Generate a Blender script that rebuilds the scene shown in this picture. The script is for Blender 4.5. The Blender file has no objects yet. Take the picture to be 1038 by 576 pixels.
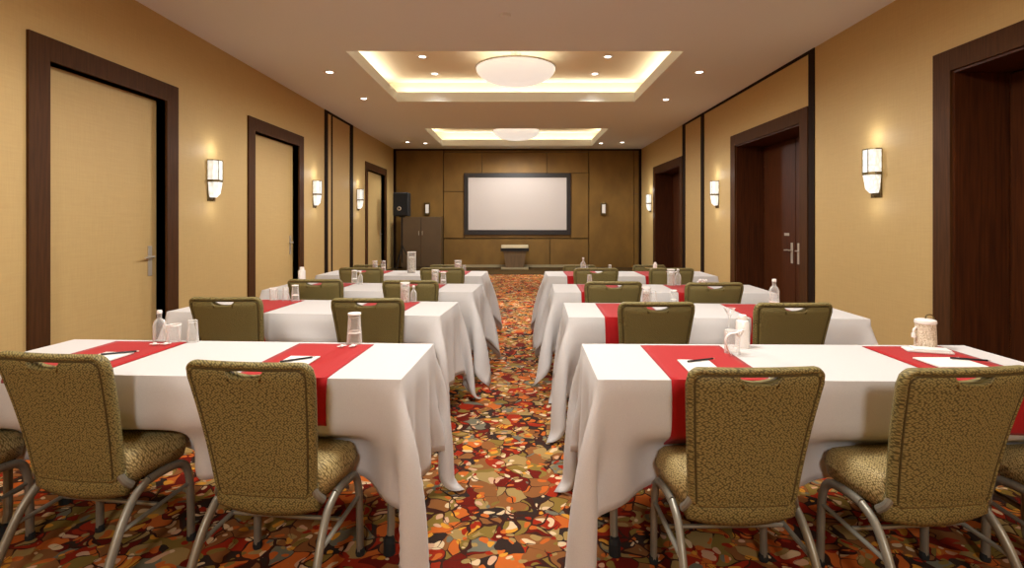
import bpy, bmesh, math, random
import numpy as np
from mathutils import Vector, Matrix
PI = math.pi
R = math.radians
C = bpy.context.scene.collection
rnd = random.Random(7)

# ------------------------------------------------------------------ dimensions of the room (metres)
XL, XR = -3.60, 3.545          # faces of the side walls
YB, YF = -6.2, 15.2            # back wall, front (screen) wall
H = 3.424                      # ceiling
EYE = 1.35

# ------------------------------------------------------------------ materials
def new_mat(name):
    m = bpy.data.materials.new(name); m.use_nodes = True
    nt = m.node_tree
    return m, nt, nt.nodes['Principled BSDF']
def pbr(name, col, rough=.5, metal=0.0, spec=.5, sheen=0.0, trans=0.0, emit=None, estr=0.0, ior=1.45, alpha=1.0):
    m, nt, b = new_mat(name)
    b.inputs['Base Color'].default_value = (*col, 1)
    b.inputs['Roughness'].default_value = rough
    b.inputs['Metallic'].default_value = metal
    b.inputs['Specular IOR Level'].default_value = spec
    b.inputs['Sheen Weight'].default_value = sheen
    b.inputs['Transmission Weight'].default_value = trans
    b.inputs['IOR'].default_value = ior
    b.inputs['Alpha'].default_value = alpha
    if emit:
        b.inputs['Emission Color'].default_value = (*emit, 1)
        b.inputs['Emission Strength'].default_value = estr
    return m
def srgb(r, g, b):
    f = lambda c: (c/255/12.92) if c/255 <= .04045 else ((c/255+.055)/1.055)**2.4
    return (f(r), f(g), f(b))
def nd(nt, t, **kw):
    n = nt.nodes.new(t)
    for k, v in kw.items(): setattr(n, k, v)
    return n
def ramp(nt, stops, interp='LINEAR'):
    n = nt.nodes.new('ShaderNodeValToRGB'); cr = n.color_ramp; cr.interpolation = interp
    while len(cr.elements) < len(stops): cr.elements.new(.5)
    for e, (p, c) in zip(cr.elements, stops):
        e.position = p; e.color = (*c, 1)
    return n
def varied(name, col_a, col_b, scale, rough=.5, spec=.4, bump=0.0, stretch=(1, 1, 1), metal=0, detail=4, sheen=0):
    m, nt, b = new_mat(name)
    tc = nd(nt, 'ShaderNodeTexCoord'); mp = nd(nt, 'ShaderNodeMapping'); mp.inputs['Scale'].default_value = stretch
    nz = nd(nt, 'ShaderNodeTexNoise'); nz.inputs['Scale'].default_value = scale; nz.inputs['Detail'].default_value = detail
    rp = ramp(nt, [(.3, col_a), (.7, col_b)])
    nt.links.new(tc.outputs['Object'], mp.inputs['Vector']); nt.links.new(mp.outputs[0], nz.inputs['Vector'])
    nt.links.new(nz.outputs['Fac'], rp.inputs['Fac']); nt.links.new(rp.outputs[0], b.inputs['Base Color'])
    b.inputs['Roughness'].default_value = rough; b.inputs['Specular IOR Level'].default_value = spec
    b.inputs['Metallic'].default_value = metal; b.inputs['Sheen Weight'].default_value = sheen
    if bump:
        bp = nd(nt, 'ShaderNodeBump'); bp.inputs['Strength'].default_value = bump; bp.inputs['Distance'].default_value = .002
        nt.links.new(nz.outputs['Fac'], bp.inputs['Height']); nt.links.new(bp.outputs[0], b.inputs['Normal'])
    return m

def mat_carpet():
    m, nt, b = new_mat('patterned_carpet'); L = nt.links.new
    tc = nd(nt, 'ShaderNodeTexCoord')
    n1 = nd(nt, 'ShaderNodeTexNoise'); n1.inputs['Scale'].default_value = 11; n1.inputs['Detail'].default_value = .5
    L(tc.outputs['Object'], n1.inputs['Vector'])
    sub = nd(nt, 'ShaderNodeVectorMath', operation='SUBTRACT'); sub.inputs[1].default_value = (.5, .5, .5)
    L(n1.outputs['Color'], sub.inputs[0])
    sc = nd(nt, 'ShaderNodeVectorMath', operation='SCALE'); sc.inputs['Scale'].default_value = .10
    L(sub.outputs[0], sc.inputs[0])
    add = nd(nt, 'ShaderNodeVectorMath', operation='ADD'); L(tc.outputs['Object'], add.inputs[0]); L(sc.outputs[0], add.inputs[1])
    flat = nd(nt, 'ShaderNodeVectorMath', operation='MULTIPLY'); flat.inputs[1].default_value = (1, 1, 0); L(add.outputs[0], flat.inputs[0])
    def palette(scale, stops, feature='F1', rnd_=1.0):
        v = nd(nt, 'ShaderNodeTexVoronoi'); v.inputs['Scale'].default_value = scale; v.inputs['Randomness'].default_value = rnd_
        L(flat.outputs[0], v.inputs['Vector'])
        sp = nd(nt, 'ShaderNodeSeparateColor'); L(v.outputs['Color'], sp.inputs[0])
        r = ramp(nt, stops, 'CONSTANT'); L(sp.outputs[0], r.inputs['Fac'])
        return v, sp, r
    maroon, red = srgb(104, 26, 16), srgb(152, 44, 22)
    orange, amber = srgb(192, 102, 44), srgb(208, 150, 56)
    olive, moss = srgb(130, 110, 54), srgb(160, 136, 88)
    cream, blush = srgb(216, 194, 162), srgb(204, 166, 140)
    dark, slate, brown = srgb(52, 40, 36), srgb(112, 112, 100), srgb(136, 90, 52)
    va, sa, ra = palette(12.5, [(0, maroon), (.14, brown), (.27, olive), (.40, dark), (.50, red), (.62, orange), (.72, moss), (.83, brown), (.94, slate)])
    vb, sb, rb = palette(23, [(0, cream), (.17, orange), (.31, amber), (.44, moss), (.57, blush), (.68, olive), (.76, orange), (.86, slate), (.90, red)])
    # inner islands of the small shapes sit on the large shapes
    lt = nd(nt, 'ShaderNodeMath', operation='LESS_THAN'); lt.inputs[1].default_value = .46; L(vb.outputs['Distance'], lt.inputs[0])
    gt = nd(nt, 'ShaderNodeMath', operation='GREATER_THAN'); gt.inputs[1].default_value = .22; L(sb.outputs[1], gt.inputs[0])
    mu = nd(nt, 'ShaderNodeMath', operation='MULTIPLY'); L(lt.outputs[0], mu.inputs[0]); L(gt.outputs[0], mu.inputs[1])
    mx = nd(nt, 'ShaderNodeMix', data_type='RGBA'); L(mu.outputs[0], mx.inputs['Factor']); L(ra.outputs[0], mx.inputs['A']); L(rb.outputs[0], mx.inputs['B'])
    ve = nd(nt, 'ShaderNodeTexVoronoi', feature='DISTANCE_TO_EDGE'); ve.inputs['Scale'].default_value = 12.5; L(flat.outputs[0], ve.inputs['Vector'])
    nm = nd(nt, 'ShaderNodeTexNoise'); nm.inputs['Scale'].default_value = 4; L(tc.outputs['Object'], nm.inputs['Vector'])
    th = nd(nt, 'ShaderNodeMapRange'); th.inputs['From Min'].default_value = .42; th.inputs['From Max'].default_value = .62; th.inputs['To Max'].default_value = .07; L(nm.outputs['Fac'], th.inputs['Value'])
    le = nd(nt, 'ShaderNodeMath', operation='LESS_THAN'); L(ve.outputs['Distance'], le.inputs[0]); L(th.outputs[0], le.inputs[1])
    mo = nd(nt, 'ShaderNodeMix', data_type='RGBA'); L(le.outputs[0], mo.inputs['Factor']); L(mx.outputs['Result'], mo.inputs['A']); mo.inputs['B'].default_value = (*srgb(62, 34, 26), 1)
    mx = mo
    # broad drift of colour over the carpet, pile noise
    n2 = nd(nt, 'ShaderNodeTexNoise'); n2.inputs['Scale'].default_value = 1.1; L(tc.outputs['Object'], n2.inputs['Vector'])
    r2 = ramp(nt, [(.35, (.78, .76, .70)), (.65, (1.08, .92, .76))]); L(n2.outputs['Fac'], r2.inputs['Fac'])
    m2 = nd(nt, 'ShaderNodeMix', data_type='RGBA', blend_type='MULTIPLY'); m2.inputs['Factor'].default_value = 1
    L(mx.outputs['Result'], m2.inputs['A']); L(r2.outputs[0], m2.inputs['B'])
    n3 = nd(nt, 'ShaderNodeTexNoise'); n3.inputs['Scale'].default_value = 420; L(tc.outputs['Object'], n3.inputs['Vector'])
    bp = nd(nt, 'ShaderNodeBump'); bp.inputs['Strength'].default_value = .5; bp.inputs['Distance'].default_value = .003
    L(n3.outputs['Fac'], bp.inputs['Height']); L(bp.outputs[0], b.inputs['Normal'])
    L(m2.outputs['Result'], b.inputs['Base Color'])
    b.inputs['Roughness'].default_value = .95; b.inputs['Specular IOR Level'].default_value = .1
    return m

def mat_upholstery(name, dark, light, axes, scale=122):
    m, nt, b = new_mat(name); L = nt.links.new
    tc = nd(nt, 'ShaderNodeTexCoord'); sp = nd(nt, 'ShaderNodeSeparateXYZ'); cb = nd(nt, 'ShaderNodeCombineXYZ')
    L(tc.outputs['Object'], sp.inputs[0]); su = nd(nt, 'ShaderNodeMath', operation='ADD'); L(sp.outputs[0], su.inputs[0]); L(sp.outputs[3-axes[1]], su.inputs[1]); L(su.outputs[0], cb.inputs[0]); L(sp.outputs[axes[1]], cb.inputs[1])
    mp = nd(nt, 'ShaderNodeMapping'); mp.inputs['Rotation'].default_value = (0, 0, .75); mp.inputs['Scale'].default_value = (1, 1.15, 1)
    L(cb.outputs[0], mp.inputs['Vector'])
    v = nd(nt, 'ShaderNodeTexVoronoi', voronoi_dimensions='2D'); v.inputs['Scale'].default_value = scale; v.inputs['Randomness'].default_value = .62
    L(mp.outputs[0], v.inputs['Vector'])
    r = ramp(nt, [(.10, light), (.38, tuple(.5*(x+y) for x, y in zip(dark, light))), (.62, dark)]); L(v.outputs['Distance'], r.inputs['Fac'])
    L(r.outputs[0], b.inputs['Base Color'])
    bp = nd(nt, 'ShaderNodeBump', invert=True); bp.inputs['Strength'].default_value = .6; bp.inputs['Distance'].default_value = .002
    L(v.outputs['Distance'], bp.inputs['Height']); L(bp.outputs[0], b.inputs['Normal'])
    b.inputs['Roughness'].default_value = .6; b.inputs['Specular IOR Level'].default_value = .35
    return m

def mat_wallpaper():
    m, nt, b = new_mat('gold_wallpaper'); L = nt.links.new
    tc = nd(nt, 'ShaderNodeTexCoord')
    a = nd(nt, 'ShaderNodeTexNoise'); a.inputs['Scale'].default_value = 1; a.inputs['Detail'].default_value = 6
    mp = nd(nt, 'ShaderNodeMapping'); mp.inputs['Scale'].default_value = (5, 5, 90); L(tc.outputs['Object'], mp.inputs['Vector']); L(mp.outputs[0], a.inputs['Vector'])
    a2 = nd(nt, 'ShaderNodeTexNoise'); a2.inputs['Scale'].default_value = 1
    mp2 = nd(nt, 'ShaderNodeMapping'); mp2.inputs['Scale'].default_value = (90, 90, 5); L(tc.outputs['Object'], mp2.inputs['Vector']); L(mp2.outputs[0], a2.inputs['Vector'])
    ad = nd(nt, 'ShaderNodeMath', operation='ADD'); L(a.outputs['Fac'], ad.inputs[0]); L(a2.outputs['Fac'], ad.inputs[1])
    r = ramp(nt, [(.25, srgb(188, 158, 104)), (.78, srgb(200, 171, 115))])
    hf = nd(nt, 'ShaderNodeMath', operation='MULTIPLY'); hf.inputs[1].default_value = .5; L(ad.outputs[0], hf.inputs[0]); L(hf.outputs[0], r.inputs['Fac'])
    L(r.outputs[0], b.inputs['Base Color'])
    bp = nd(nt, 'ShaderNodeBump'); bp.inputs['Strength'].default_value = .15; bp.inputs['Distance'].default_value = .001; L(hf.outputs[0], bp.inputs['Height']); L(bp.outputs[0], b.inputs['Normal'])
    b.inputs['Roughness'].default_value = .55; b.inputs['Specular IOR Level'].default_value = .3
    return m

def mat_glass():
    m, nt, b = new_mat('clear_glass'); L = nt.links.new
    lw = nd(nt, 'ShaderNodeLayerWeight'); lw.inputs['Blend'].default_value = .45
    r = ramp(nt, [(.1, (.10,)*3), (.9, (.72,)*3)]); L(lw.outputs['Facing'], r.inputs['Fac']); L(r.outputs[0], b.inputs['Alpha'])
    b.inputs['Base Color'].default_value = (.86, .85, .82, 1); b.inputs['Roughness'].default_value = .05; b.inputs['Specular IOR Level'].default_value = .9
    return m
def mat_sconce():
    m, nt, b = new_mat('lit_cut_glass'); L = nt.links.new
    tc = nd(nt, 'ShaderNodeTexCoord'); v = nd(nt, 'ShaderNodeTexVoronoi', feature='DISTANCE_TO_EDGE'); v.inputs['Scale'].default_value = 22
    mp = nd(nt, 'ShaderNodeMapping'); mp.inputs['Scale'].default_value = (1, 1.6, .7); L(tc.outputs['Object'], mp.inputs['Vector']); L(mp.outputs[0], v.inputs['Vector'])
    r = ramp(nt, [(.0, (.42, .45, .38)), (.22, (1, .98, .93))]); L(v.outputs['Distance'], r.inputs['Fac'])
    L(r.outputs[0], b.inputs['Emission Color']); b.inputs['Emission Strength'].default_value = .95
    b.inputs['Base Color'].default_value = (.85, .87, .85, 1); b.inputs['Roughness'].default_value = .2
    return m

M = dict(
    wall=mat_wallpaper(),
    ceiling=pbr('ceiling_paint', srgb(230, 233, 233), .9, spec=.1),
    cove=pbr('cove_paint', srgb(238, 226, 200), .9, spec=.1),
    wood=varied('dark_stained_wood', srgb(46, 24, 12), srgb(66, 36, 18), 6, .5, .2, .1, (14, 14, .6)),
    redwood=varied('reddish_mahogany', srgb(56, 27, 12), srgb(82, 42, 18), 5, .45, .2, .1, (12, 12, .5)),
    frame=varied('door_frame_wood', srgb(62, 37, 17), srgb(80, 49, 24), 5, .55, .12, .1, (10, 10, .6)),
    strip=pbr('dark_strip', srgb(34, 20, 11), .7, spec=.12),
    panel=varied('bronze_panel', srgb(114, 84, 38), srgb(130, 97, 45), 3, .5, .4, 0, (1, 1, .6), metal=.25),
    groove=pbr('panel_groove', srgb(48, 32, 14), .8),
    border=varied('border_carpet', srgb(58, 44, 22), srgb(80, 60, 32), 30, .95, .1),
    base_rail=pbr('pale_base_rail', srgb(150, 136, 104), .5),
    carpet=mat_carpet(),
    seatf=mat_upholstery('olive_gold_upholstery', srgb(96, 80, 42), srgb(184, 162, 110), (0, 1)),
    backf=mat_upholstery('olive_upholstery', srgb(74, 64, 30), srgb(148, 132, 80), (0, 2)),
    piping=varied('olive_piping', srgb(64, 52, 24), srgb(84, 70, 36), 200, .7, .3),
    steel=varied('bronze_grey_metal', srgb(118, 112, 100), srgb(136, 130, 116), 8, .4, .5, metal=.45),
    blackm=pbr('black_metal', srgb(28, 26, 24), .45, metal=.3),
    rubber=pbr('black_rubber', srgb(20, 20, 20), .8),
    ply=varied('plywood', srgb(150, 118, 76), srgb(170, 136, 90), 6, .6),
    cloth=varied('white_tablecloth', srgb(194, 189, 186), srgb(202, 197, 194), 300, .85, .15, .12, sheen=.15),
    red=varied('red_runner', srgb(154, 10, 14), srgb(168, 16, 20), 300, .75, .2, .15, sheen=.1),
    paper=pbr('white_paper', srgb(226, 222, 216), .7, spec=.2),
    ink=pbr('black_pen', srgb(22, 20, 22), .3),
    glass=mat_glass(),
    lid=pbr('white_paper_cap', srgb(240, 236, 230), .6),
    china=pbr('white_china', srgb(236, 230, 224), .2),
    straw=varied('speckled_ceramic', srgb(168, 148, 122), srgb(226, 212, 190), 150, .5, detail=1),
    pebble=varied('pebbled_fill', srgb(120, 104, 88), srgb(232, 222, 208), 110, .5, detail=1),
    chrome=pbr('brushed_chrome', srgb(206, 198, 184), .38, metal=.6),
    brass=pbr('aged_brass', srgb(120, 104, 70), .3, metal=1),
    sconce=mat_sconce(),
    bowl=pbr('lit_bowl_glass', srgb(245, 240, 228), .4, emit=(1, .95, .86), estr=.75),
    lens=pbr('downlight_lens', (1, 1, 1), .4, emit=(1, .95, .86), estr=12),
    white=pbr('white_trim', srgb(232, 226, 214), .5),
    screen=pbr('projection_fabric', srgb(196, 186, 180), .85, spec=.1),
    sframe=pbr('screen_frame_black', srgb(34, 26, 22), .5),
    speaker=pbr('speaker_black', srgb(16, 18, 20), .55),
    grille=pbr('speaker_grille', srgb(28, 30, 33), .7),
    cab=varied('grey_brown_laminate', srgb(84, 66, 46), srgb(92, 72, 50), 3, .35, .5),
    pod=varied('grey_brown_wood', srgb(96, 76, 52), srgb(112, 88, 62), 4, .4, .5, 0, (10, 1, 1)),
    podlight=pbr('pale_trim_bar', srgb(206, 190, 156), .4),
    petal=pbr('white_petals', srgb(238, 230, 224), .6),
    stem=pbr('dried_stems', srgb(92, 66, 44), .7),
)

# ------------------------------------------------------------------ mesh helpers
def link(name, bm, mat, parent=None, smooth=False, loc=None, rot=None):
    me = bpy.data.meshes.new(name); bm.normal_update(); bm.to_mesh(me); bm.free()
    if mat is not None: me.materials.append(mat)
    if smooth:
        for p in me.polygons: p.use_smooth = True
    o = bpy.data.objects.new(name, me); C.objects.link(o)
    if parent: o.parent = parent
    if loc: o.location = loc
    if rot: o.rotation_euler = rot
    return o
def shade_auto(o, deg=35):
    me = o.data
    for p in me.polygons: p.use_smooth = True
    me.set_sharp_from_angle(angle=R(deg)); return o
def tag(o, label=None, cat=None, group=None, kind=None):
    if label: o['label'] = label
    if cat: o['category'] = cat
    if group: o['group'] = group
    if kind: o['kind'] = kind
    return o
def thing(name, label, cat, loc=(0, 0, 0), rz=0, group=None):
    o = bpy.data.objects.new(name, None); o.empty_display_size = .1; C.objects.link(o)
    o.location = loc; o.rotation_euler = (0, 0, rz)
    return tag(o, label, cat, group)
def copy_tree(o, parent=None):
    c = o.copy(); C.objects.link(c)
    if parent: c.parent = parent
    for ch in list(o.children): copy_tree(ch, c)
    return c
def box(bm, x0, x1, y0, y1, z0, z1):
    v = [bm.verts.new(p) for p in [(x0, y0, z0), (x1, y0, z0), (x1, y1, z0), (x0, y1, z0), (x0, y0, z1), (x1, y0, z1), (x1, y1, z1), (x0, y1, z1)]]
    for f in [(0, 3, 2, 1), (4, 5, 6, 7), (0, 1, 5, 4), (1, 2, 6, 5), (2, 3, 7, 6), (3, 0, 4, 7)]:
        bm.faces.new([v[i] for i in f])
    return v
def boxes(*bs, bevel=0):
    bm = bmesh.new()
    for b_ in bs: box(bm, *b_)
    if bevel: bmesh.ops.bevel(bm, geom=bm.edges[:], offset=bevel, segments=2, profile=.5, affect='EDGES')
    return bm
def tube(bm, pts, r, seg=10, r2=None, up=None):
    """sweep an ellipse (r x r2) along pts"""
    pts = [Vector(p) for p in pts]; r2 = r2 or r; rings = []
    nrm = Vector(up) if up else None
    for i, p in enumerate(pts):
        t = (pts[min(i+1, len(pts)-1)]-pts[max(i-1, 0)]).normalized()
        if nrm is None:
            nrm = Vector((0, 0, 1)) if abs(t.z) < .9 else Vector((1, 0, 0))
        a = (nrm-t*nrm.dot(t)).normalized(); b_ = t.cross(a); nrm = a
        rings.append([bm.verts.new(p+a*math.cos(k*2*PI/seg)*r+b_*math.sin(k*2*PI/seg)*r2) for k in range(seg)])
    for A, B in zip(rings, rings[1:]):
        for k in range(seg): bm.faces.new([A[k], A[(k+1) % seg], B[(k+1) % seg], B[k]])
    bm.faces.new(rings[0][::-1]); bm.faces.new(rings[-1])
def lathe(bm, prof, seg=24, c=(0, 0, 0), closed=False):
    """prof: list of (r, z)"""
    rings = []
    for r, z in prof:
        if r < 1e-5: rings.append([bm.verts.new((c[0], c[1], c[2]+z))])
        else: rings.append([bm.verts.new((c[0]+r*math.cos(k*2*PI/seg), c[1]+r*math.sin(k*2*PI/seg), c[2]+z)) for k in range(seg)])
    if closed: rings.append(rings[0])
    for A, B in zip(rings, rings[1:]):
        for k in range(seg):
            a = [A[0]] if len(A) == 1 else [A[k], A[(k+1) % seg]]
            b_ = [B[0]] if len(B) == 1 else [B[(k+1) % seg], B[k]]
            if len(a)+len(b_) > 2: bm.faces.new(a+b_)
    bmesh.ops.recalc_face_normals(bm, faces=bm.faces[:])
def smooth_path(pts, n=6):
    """Catmull-Rom"""
    P = [Vector(p) for p in pts]; P = [2*P[0]-P[1]]+P+[2*P[-1]-P[-2]]; out = []
    for i in range(1, len(P)-2):
        for k in range(n):
            t = k/n
            out.append(.5*((2*P[i])+(-P[i-1]+P[i+1])*t+(2*P[i-1]-5*P[i]+4*P[i+1]-P[i+2])*t*t+(-P[i-1]+3*P[i]-3*P[i+1]+P[i+2])*t**3))
    out.append(P[-2]); return out
def soft_box(w, d, h, r, n=3):
    """box with rounded edges, base centre at origin"""
    bm = bmesh.new(); box(bm, -w/2, w/2, -d/2, d/2, 0, h)
    bmesh.ops.bevel(bm, geom=bm.edges[:], offset=r, segments=n, profile=.5, affect='EDGES'); return bm

# ------------------------------------------------------------------ the room shell
def struct(name, bm, mat, parent=None):
    o = link(name, bm, mat, parent)
    if parent is None: o['kind'] = 'structure'
    return o
struct('floor', boxes((XL-.6, XR+.6, YB-.2, YF+.2, -.1, 0)), M['carpet'])
bl = struct('trim_1', boxes((XL+.005, XR-.005, 13.15, YF-.13, .001, .012)), M['border'])
bl['label'] = 'plain dark carpet border along the screen wall'

# side walls with door recesses: (y0, y1, recess depth) = inner opening
DH = 2.575                                   # opening height
FW = .178                                    # frame face width
L_DOORS = [(4.0, 5.33), (7.12, 8.55), (12.45, 14.05)]
R_DOORS = [(2.31, 4.27), (6.56, 8.52), (11.45, 13.52)]
def side_wall(name, x_in, x_out, doors):
    bs, y = [], YB-.2
    for a, b_ in doors:
        bs.append((min(x_in, x_out), max(x_in, x_out), y, a, 0, H+.6)); bs.append((min(x_in, x_out), max(x_in, x_out), a, b_, DH, H+.6)); y = b_
    bs.append((min(x_in, x_out), max(x_in, x_out), y, YF+.2, 0, H+.6))
    return struct(name, boxes(*bs), M['wall'])
side_wall('wall_left', XL, XL-.6, L_DOORS)
side_wall('wall_right', XR, XR+.6, R_DOORS)
struct('wall_back', boxes((XL, XR, YB-.2, YB, 0, H+.6)), M['wall'])
struct('wall_front', boxes((XL, XR, YF, YF+.2, 0, H+.6)), M['groove'])

def lever(parent, x, y, z, out, along):
    """lever handle on a leaf: out = +1/-1 away from the wall, along = +1/-1 where the lever points"""
    h = link('door_handle', boxes((min(0, out*.008), max(0, out*.008), -.028, .028, -.19, .11), bevel=.003), M['chrome'], parent, loc=(x, y, z))
    bm = bmesh.new()
    tube(bm, [(out*.004, 0, 0), (out*.05, 0, 0)], .011)
    tube(bm, smooth_path([(out*.048, 0, 0), (out*.055, along*.03, .004), (out*.05, along*.13, -.004)], 4), .009, r2=.011)
    shade_auto(link('lever', bm, M['chrome'], h)); return h

def left_door(n, a, b_, handle_z, far):
    d = bpy.data.objects.new('door_%d' % n, None); C.objects.link(d); d.location = (XL, a, 0); d['kind'] = 'structure'
    w = b_-a; rec = .09
    # leaf covered with the wall's own paper
    link('door_leaf', boxes((-rec-.045, -rec, .004, w-.004, .01, DH-.004)), M['wall'], d)
    link('door_frame', boxes((-.30, .022, -FW, 0, .0, DH+FW), (-.30, .022, w, w+FW, 0, DH+FW), (-.30, .022, 0, w, DH, DH+FW),
                             bevel=.002), M['frame'], d)
    lever(d, -rec, w-.10, handle_z, 1, -1)
    return d
def right_door(n, a, b_, sign=False):
    d = bpy.data.objects.new('door_%d' % n, None); C.objects.link(d); d.location = (XR, a, 0); d['kind'] = 'structure'
    w = b_-a; rec = .45
    link('door_frame', boxes((-.022, .59, -FW, 0, 0, DH+FW), (-.022, .59, w, w+FW, 0, DH+FW), (-.022, .59, 0, w, DH, DH+FW), bevel=.002), M['frame'], d)
    link('door_jamb', boxes((.0, rec, 0, .02, 0, DH), (.0, rec, w-.02, w, 0, DH), (.0, rec, .02, w-.02, DH-.02, DH)), M['redwood'], d)
    for k, (u0, u1) in enumerate([(.022, w/2-.006), (w/2+.006, w-.022)]):
        bm = boxes((rec, rec+.045, u0, u1, .01, DH-.03), bevel=.003)
        lf = link('door_leaf', bm, M['redwood'], d)
    lever(d, rec, w/2+.09, .92, -1, 1)
    lever(d, rec, w/2-.09, .92, -1, -1)
    bm = bmesh.new(); box(bm, rec-.004, rec, w/2+.17, w/2+.31, 1.13, 1.17)
    if sign: link('door_sign', bm, M['chrome'], d)
    else: bm.free()
    return d
left_door(1, *L_DOORS[0], .99, True); left_door(2, *L_DOORS[1], 1.0, True); left_door(3, *L_DOORS[2], 1.0, True)
right_door(4, *R_DOORS[0]); right_door(5, *R_DOORS[1], True); right_door(6, *R_DOORS[2])

# dark strips of the folding-wall pockets
def trim(n, x0, x1, y0, y1, z0, z1, mat='strip', label=None):
    o = struct('trim_%d' % n, boxes((x0, x1, y0, y1, z0, z1)), M[mat])
    if label: o['label'] = label
trim(2, XL, XL+.012, 9.70, 9.86, 0, H-.001, label='dark vertical strip on the left wall, nearer edge of the folding wall pocket')
trim(3, XL, XL+.012, 10.05, 10.10, 0, H-.05, label='thin dark line beside the nearer strip on the left wall')
trim(4, XL, XL+.012, 11.16, 11.36, 0, H-.001, label='dark vertical strip on the left wall, farther edge of the folding wall pocket')
trim(5, XL, XL+.012, 9.86, 11.16, H-.045, H-.001, label='dark head track between the two strips on the left wall')
trim(6, XR-.012, XR, 11.10, 11.28, 0, H-.001, label='dark vertical strip on the right wall beside the farthest door')
trim(7, XR-.012, XR, 9.97, 10.14, 0, H-.001, label='dark vertical strip on the right wall beyond the double door')
trim(8, XR-.012, XR, 6.25, 6.375, 0, H-.001, label='dark vertical strip on the right wall at the near side of the double door')
trim(9, XR-.012, XR, 6.375, 11.10, H-.04, H-.001, label='dark head track along the right wall under the ceiling')
for n, (x0, x1) in zip((10, 11), ((XL, XL+.07), (XR-.07, XR))): trim(n, x0, x1, YF-.14, YF-.105, 0, H-.001, label='dark corner strip of the screen wall')
trim(12, XL+.07, XR-.07, YF-.14, YF-.105, H-.045, H-.001, label='dark strip along the top of the screen wall')
trim(13, -2.1, 2.05, YF-.16, YF-.105, .0, .085, 'base_rail', 'pale rail at the foot of the screen wall')

# screen wall: bronze panels with dark seams (pattern of the wall)
S = 34.87                                                   # px per metre of that wall in the photo, used only to lay out its seams
def wx(px): return (px-525.5)/S
def wz(py): return EYE+(224-py)/S
pn = []
g = .008
def pan(px0, px1, py0, py1, d=.10): pn.append((wx(px0)+g, wx(px1)-g, YF-d, YF-.001, max(0, wz(py1)+g), min(H, wz(py0)-g)))
pan(402, 450, 150, 271.2, .10)
pan(450.3, 489, 155, 194.5, .13); pan(450.3, 471, 194.5, 241.5, .13)
pan(489, 554, 155, 176, .13); pan(554, 596, 155, 176, .13)
pan(471, 578, 176, 241.5, .12)
pan(578, 596, 176, 241.5, .13); pan(489, 578, 176, 177, .13)
pan(450.3, 557, 242, 271.2, .13); pan(557, 596, 242, 271.2, .13); pan(450.3, 596, 150, 155, .13)
pan(596.3, 642, 150, 271.2, .10); pan(642, 647.5, 197, 271.2, .10); pan(642, 647.5, 150, 197, .10)
pnl = link('wall_panel', boxes(*pn), M['panel'], bpy.data.objects['wall_front'])

# ceiling with lit coves (those over and behind the camera are unseen, added for fill)
COVES = [(-4.33, -1.63), (1.03, 3.73), (6.39, 9.09), (11.75, 14.4)]
CX0, CX1 = -2.11, 2.02; LIP = .165; UP = .39; SET = .24
bs = []; y = YB
for a, b_ in COVES:
    bs.append((XL, XR, y, a, H, H+LIP)); bs += [(XL, CX0, a, b_, H, H+LIP), (CX1, XR, a, b_, H, H+LIP)]; y = b_
bs.append((XL, XR, y, YF, H, H+LIP))
struct('ceiling', boxes(*bs), M['ceiling'])
bs = []
for a, b_ in COVES:
    x0, x1, a, b_ = CX0-SET, CX1+SET, a-SET, b_+SET
    bs += [(x0, x1, a, b_, H+UP, H+UP+.05), (x0-.05, x0, a, b_, H+LIP, H+UP), (x1, x1+.05, a, b_, H+LIP, H+UP),
           (x0-.05, x1+.05, a-.05, a, H+LIP, H+UP), (x0-.05, x1+.05, b_, b_+.05, H+LIP, H+UP)]
o = link('ceiling_cove', boxes(*bs), M['cove'], bpy.data.objects['ceiling'])
struct('trim_14', boxes((XL-.5, XR+.5, YB-.2, YF+.2, H+.62, H+.7)), M['ceiling'])
bm = bmesh.new(); lathe(bm, [(0, -.03), (.05, -.03), (.055, -.004), (.06, 0)], c=(0, 0, 0))
tag(shade_auto(link('smoke_detector', bm, M['ceiling'], loc=(-.13, 5.25, H))), 'small round ceiling detector in front of the nearer lit ceiling recess', 'smoke detector')

# ------------------------------------------------------------------ lights
def area(name, loc, rot, sx, sy, power, col=(1, .94, .82), spread=PI):
    l = bpy.data.lights.new(name, 'AREA'); l.shape = 'RECTANGLE'; l.size = sx; l.size_y = sy; l.energy = power; l.color = col; l.spread = spread
    o = bpy.data.objects.new(name, l); o.location = loc; o.rotation_euler = rot; C.objects.link(o); return o
COVE_P = 11.5
for a, b_ in COVES:  # strips in the two unseen coves are added fill
    z = H+LIP+.02
    ax, bx = CX0-SET/2-.03, CX1+SET/2+.03; ya, yb = a-SET/2-.03, b_+SET/2+.03
    p = COVE_P
    area('cove_strip', (0, ya, z), (PI, 0, 0), CX1-CX0+.1, .04, p)
    area('cove_strip', (0, yb, z), (PI, 0, 0), CX1-CX0+.1, .04, p)
    area('cove_strip', (ax, (a+b_)/2, z), (PI, 0, 0), .04, b_-a, p*.65)
    area('cove_strip', (bx, (a+b_)/2, z), (PI, 0, 0), .04, b_-a, p*.65)
def spot(loc, power, ang=110, blend=.9, r=.05, col=(1, .99, .955)):
    l = bpy.data.lights.new('downlight_or_fill_lamp', 'SPOT'); l.energy = power; l.spot_size = R(ang); l.spot_blend = blend; l.shadow_soft_size = r; l.color = col
    o = bpy.data.objects.new('downlight_or_fill_lamp', l); o.location = loc; C.objects.link(o); return o
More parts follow.
